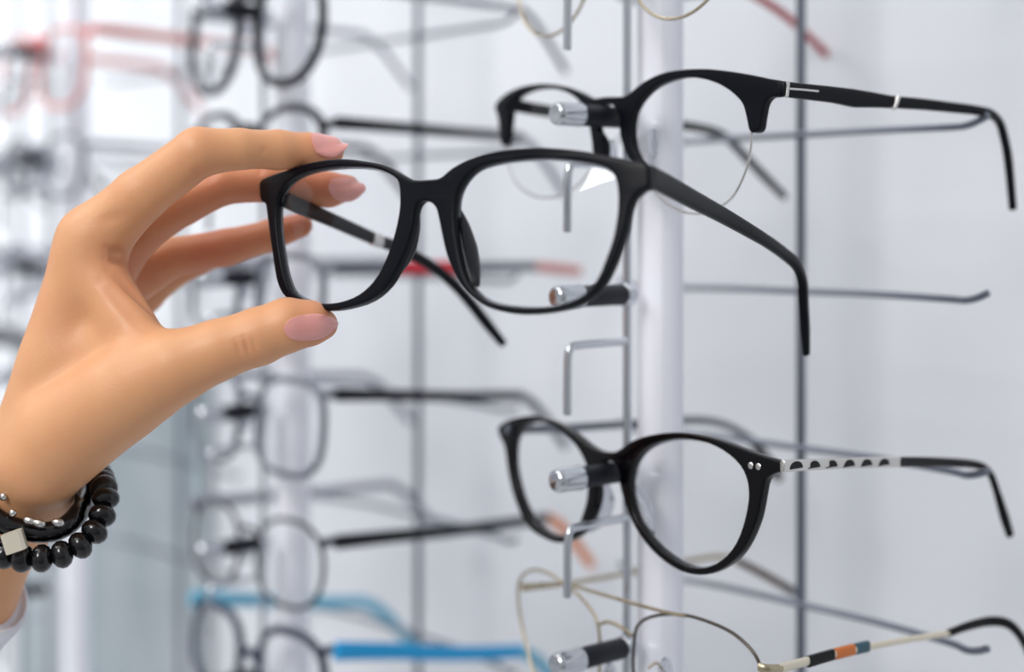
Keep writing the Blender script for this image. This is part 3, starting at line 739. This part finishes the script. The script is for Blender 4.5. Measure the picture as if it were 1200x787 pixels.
def build_hand():
    vs, fs = surface_nets(hand_sdf, (-268, 474, -208), (-50, 608, 43), .95)
    bm = bmesh.new(); bv = [bm.verts.new(v) for v in vs]
    for q in fs: bm.faces.new([bv[int(i)] for i in q])
    bm.verts.index_update()
    near = np.full(len(vs), 99.)
    for a, b, dep, wd in CREASE:
        ba = b-a; pa = vs-a; hh = np.clip((pa@ba)/(ba@ba), 0, 1); q = pa-np.outer(hh, ba); near = np.minimum(near, np.sqrt((q*q).sum(1)))
    bmesh.ops.subdivide_edges(bm, edges=[e for e in bm.edges if near[e.verts[0].index] < 3.2 and near[e.verts[1].index] < 3.2], cuts=2, use_grid_fill=True)
    bm.verts.index_update()
    vs = np.array([v.co[:] for v in bm.verts]); fs = [[v.index for v in f.verts] for f in bm.faces]; bm.free()
    P = vs.astype(np.float32)
    fd = lambda q: hand_sdf(q, True)
    for _ in range(2):
        g = grad(fd, P); P = P-g*fd(P)[:, None]
    base = W((-185, 530, -190))
    me = bpy.data.meshes.new('person')
    me.from_pydata([W(p)-base for p in P.astype(float)], [], [tuple(int(i) for i in q) for q in fs])
    bm = bmesh.new(); bm.from_mesh(me); bmesh.ops.recalc_face_normals(bm, faces=bm.faces); bm.to_mesh(me); bm.free()
    me.polygons.foreach_set('use_smooth', [True]*len(me.polygons))
    bl = np.zeros(len(P), np.float32)
    spots = [(FING[f][-1][0], 12, .55) for f in FING]+[(FING[f][2][0], 11, .12) for f in ('index', 'middle')]+[(FING['thumb'][4][0], 11, .12), (J(170, 340, 530, 0)[0], 26, .5), (FING['ring'][3][0], 20, .5), (FING['middle'][3][0], 20, .45), (FING['middle'][5][0], 18, .5)]  # redder tips and knuckles; the palm hollow's shade is toned in too
    for c, r, s in spots:
        d2 = ((P-c)**2).sum(1); bl += s*np.exp(-d2/(r*r))
    for a, b, dep, wd in CREASE:
        ba = b-a; pa = P-a; h = np.clip((pa@ba)/(ba@ba), 0, 1); q = pa-np.outer(h, ba); bl += .16*dep*np.exp(-(q*q).sum(1)/(2*(wd*1.3)**2))  # shade in the skin folds, painted as a darker tint along each crease
    att = me.attributes.new('blush_shade', 'FLOAT', 'POINT'); att.data.foreach_set('value', np.clip(bl, 0, 1))
    me.materials.append(M['skin'])
    o = bpy.data.objects.new('person', me); link(o, base, None)
    o['label'] = 'hand of a person pinching the black square eyeglasses between thumb and fingers'; o['category'] = 'person'
    # nails, laid on the finger surface
    def nail(c, L, N, hl, hw, label):
        L = Vector(L).normalized(); N = Vector(N); N = (N-L*N.dot(L)).normalized(); Wd = N.cross(L)
        nu, nv = 16, 12; src = []; off = []
        for i in range(nu+1):
            u = -1+2*i/nu
            tt = .82 if u < 0 else 1.0
            for j in range(nv+1):
                v = -1+2*j/nv
                x = u*(1+(math.sqrt(1-v*v/2)-1)*tt); y = v*(1+(math.sqrt(1-u*u/2)-1)*tt)
                if x > 0: y *= 1-.3*x*x
                src.append(Vector(c)+L*hl*x+Wd*hw*y+N*9); off.append(y)
        Q = np.array([tuple(s) for s in src], np.float32); nd = -np.array(tuple(N), np.float32)
        T = np.zeros(len(Q), np.float32)
        for _ in range(40): T = np.minimum(T+hand_sdf(Q+T[:, None]*nd)*.9, 14)
        # beyond the fingertip the nail carries on in a straight line
        T = np.minimum(T, 9.3+2.6*np.array(off, np.float32)**2)
        top = Q+(T-.6)[:, None]*nd; bot = Q+(T+.25)[:, None]*nd
        v = [Vector(map(float, p)) for p in top]+[Vector(map(float, p)) for p in bot]; K = len(top); f = []
        w1 = nv+1
        for i in range(nu):
            for j in range(nv):
                a = i*w1+j; f.append((a, a+1, a+w1+1, a+w1)); f.append((K+a, K+a+w1, K+a+w1+1, K+a+1))
        edge = [j for j in range(nv)]+[i*w1+nv for i in range(nu)]+[nu*w1+nv-j for j in range(nv)]+[(nu-i)*w1 for i in range(nu)]
        for a, b in zip(edge, edge[1:]+edge[:1]): f.append((a, b, K+b, K+a))
        part('fingernail', (v, f), M['nail'], o, label, 60)
    def tipdir(f): 
        a, b = FING[f][-3][0], FING[f][-1][0]; return Vector(map(float, b-a))
    def surf(px, py, Y): return at(px, py, Y)
    p = ah(363, 381, 490.5); nail(p, tipdir('thumb')+V(0, 2, .4), V(.05, -1, -.12), 9.7, 4.3, 'pale pink thumb nail')
    p = ah(386, 169, 516); nail(p, tipdir('index'), V(.1, -.42, .9), 6.6, 4.0, 'pale pink index nail')
    p = ah(407, 220, 533); nail(p, tipdir('middle'), V(.25, -.85, .42), 6.6, 4.0, 'pale pink middle nail')
    # sleeve round the forearm
    a, b = ah(-34, 682, 531), ah(-230, 880, 556); ax = (b-a).normalized()
    prof = [(0, 20.5), (-1.5, 22), (-.5, 23.6), (6, 24.2), (20, 25), (45, 26), (75, 27)]
    part('sleeve', lathe(a, ax, prof, 40), M['cloth'], o, 'white sleeve cuff')
    return o
build_hand()

# ------------------------------------------------------------------ bracelets
def push(P, r, other=None, ro=0.):
    Q = np.array([tuple(p) for p in P], np.float32)
    O = None if other is None else np.array([tuple(p) for p in other], np.float32)
    for _ in range(30):
        d = hand_sdf(Q); g = grad(hand_sdf, Q); Q = Q+g*np.maximum(r-d, 0)[:, None]
        if O is not None:
            df = Q[:, None]-O[None]; dd = np.linalg.norm(df, axis=2); k = dd.argmin(1); m = dd[np.arange(len(Q)), k]
            v = df[np.arange(len(Q)), k]/np.maximum(m, 1e-3)[:, None]; v[:, 2] -= .35; v[:, 1] -= .2
            v /= np.linalg.norm(v, axis=1, keepdims=True); Q = Q+v*np.maximum(ro-m, 0)[:, None]*.6
        Q = Q*.7+(np.roll(Q, 1, 0)+np.roll(Q, -1, 0))*.15
    d = hand_sdf(Q); g = grad(hand_sdf, Q); Q = Q+g*np.maximum(r-d, 0)[:, None]
    return [Vector(map(float, q)) for q in Q]
def bracelets():
    loop = [(92, 600, 506), (80, 616, 501), (55, 625, 498), (28, 620, 498), (6, 598, 501), (-16, 565, 506), (-34, 535, 520), (-28, 520, 548), (20, 535, 562), (70, 560, 556), (94, 580, 530)]
    B = push(crom([ah(*p) for p in loop], 6, True), 4.3)
    loop = [(122, 572, 512), (123, 592, 507), (112, 618, 501), (88, 637, 497), (55, 642, 495), (24, 633, 496), (-6, 606, 499), (-28, 570, 506), (-40, 545, 522), (-30, 535, 548), (10, 545, 562), (60, 558, 560), (100, 565, 540)]
    P = push(crom([ah(*p) for p in loop], 12, True), 4.9, B, 9.2)
    t = thing('bracelet', 'string of black beads with silver beads and a pale charm around the wrist', 'bracelet', P[50])
    # even bead spacing
    Ls = [0]
    for a, b in zip(P, P[1:]+P[:1]): Ls.append(Ls[-1]+(b-a).length)
    n = int(Ls[-1]/6.4)
    def pos(s):
        i = max(0, min(len(P)-1, int(np.searchsorted(Ls, s))-1)); f = (s-Ls[i])/max(Ls[i+1]-Ls[i], 1e-6); return P[i].lerp(P[(i+1) % len(P)], f)
    part('cord', sweep(P[::3], .9, .9, closed=True, seg=8, n=1), M['rubber'], t)
    for k in range(n):
        c = pos(Ls[-1]*k/n); c2 = pos((Ls[-1]*k/n+1) % Ls[-1]); x = (c2-c).normalized(); y = x.cross(V(0, 1, 0)).normalized(); z = x.cross(y)
        part('bead', blob(c, x, y, z, 3.7, 4.7, 4.7, 14, 10), M['bead'], t)
        if k in (9, 12, 15, 18):
            part('spacer', lathe(c+x*2.6, x, [(0, 3.6), (.3, 4.1), (.9, 4.1), (1.2, 3.6)], 14), M['silver'], t, 'small silver spacer')
    c = ah(17, 634, 488); 
    v, f = boxv(c, V(.9, .1, .3).normalized(), V(-.1, 1, 0).normalized(), V(-.3, 0, .95).normalized(), 3.4, 2.4, 3.2, 1.0)
    part('charm', (v, f), M['cream'], t, 'pale faceted charm', 20)
    t2 = thing('bracelet', 'second black bracelet with silver links sitting higher against the palm', 'bracelet', ah(28, 620, 498))
    P = B
    part('band', sweep(P[::2], 3.5, 3.5, closed=True, seg=12, n=2), M['bead'], t2)
    for q, (x, y, Y) in enumerate(((35, 610, 493), (46, 613, 492.5), (68, 612, 493.5))):
        part('link', blob(ah(x, y, Y), V(1, 0, -.2), V(0, 1, 0), V(.2, 0, 1), 2.2, 1.4, 1.4, 12, 8), M['silver'], t2, 'silver link')
    for q, (x, y, Y) in enumerate(((4, 582, 496), (15, 601, 494))):
        part('link', blob(ah(x, y, Y), V(1, 0, 0), V(0, 1, 0), V(0, 0, 1), 1.3, 1, 1.3, 12, 8), M['silver'], t2, 'silver link')
bracelets()

# ------------------------------------------------------------------ light
def area(name, loc, aim, sx, sy, power, color=(1, 1, 1)):
    l = bpy.data.lights.new(name, 'AREA'); l.shape = 'RECTANGLE'; l.size = sx; l.size_y = sy; l.energy = power; l.color = color
    o = bpy.data.objects.new(name, l); COL.objects.link(o); o.location = loc
    o.rotation_euler = (Vector(aim)-Vector(loc)).to_track_quat('-Z', 'Y').to_euler()
    return o
area('ceiling_panel', (-1.1, .15, 3.1), (-.1, .5, 1.5), 1.8, 1.4, 14)
area('shop_window', (-1.19, -1.4, 3.02), (.04, .46, 1.5), .8, .9, 36, (1, .98, .96))
wl = area('left_wall_fill', (-1.45, .8, 2.6), (-.62, 1.45, 1.62), 0.9, .4, 5.5); wl.data.spread = math.radians(75)  # unseen fill light added to brighten the far left wall

w = bpy.data.worlds.new('shop'); SC.world = w; w.use_nodes = True
nt = w.node_tree; bg = nt.nodes['Background']
tc = nt.nodes.new('ShaderNodeTexCoord'); sp = nt.nodes.new('ShaderNodeSeparateXYZ'); cr = nt.nodes.new('ShaderNodeValToRGB')
cr.color_ramp.elements[0].position = 0; cr.color_ramp.elements[0].color = (.42, .43, .46, 1)
cr.color_ramp.elements[1].position = 1; cr.color_ramp.elements[1].color = (.95, .97, 1, 1)
mp = nt.nodes.new('ShaderNodeMapRange'); mp.inputs['From Min'].default_value = -.5; mp.inputs['From Max'].default_value = .6
nt.links.new(tc.outputs['Generated'], sp.inputs[0]); nt.links.new(sp.outputs['Z'], mp.inputs['Value'])
mx = nt.nodes.new('ShaderNodeMapRange'); mx.inputs['From Min'].default_value = -1; mx.inputs['From Max'].default_value = 1
mx.inputs['To Min'].default_value = 1.35; mx.inputs['To Max'].default_value = .65
nt.links.new(sp.outputs['X'], mx.inputs['Value'])
vm = nt.nodes.new('ShaderNodeVectorMath'); vm.operation = 'SCALE'
nt.links.new(mp.outputs['Result'], cr.inputs['Fac']); nt.links.new(cr.outputs['Color'], vm.inputs[0]); nt.links.new(mx.outputs['Result'], vm.inputs['Scale'])
nt.links.new(vm.outputs[0], bg.inputs['Color'])
bg.inputs['Strength'].default_value = .58

# ------------------------------------------------------------------ camera
cam = bpy.data.cameras.new('camera'); co = bpy.data.objects.new('camera', cam); COL.objects.link(co)
co.location = (0, 0, EYE); co.rotation_euler = (math.pi/2, 0, 0)
cam.sensor_width = 36; cam.lens = 36*F/1200; cam.shift_y = -(393.5-HY)/1200
cam.clip_start = .02; cam.clip_end = 50
cam.dof.use_dof = True; cam.dof.focus_distance = .508; cam.dof.aperture_fstop = 3.8
SC.camera = co
SC.view_settings.view_transform = 'Standard'
SC.view_settings.look = 'None'
SC.view_settings.exposure = .07
SC.cycles.max_bounces = 10; SC.cycles.transparent_max_bounces = 24
SC.cycles.use_denoising = True
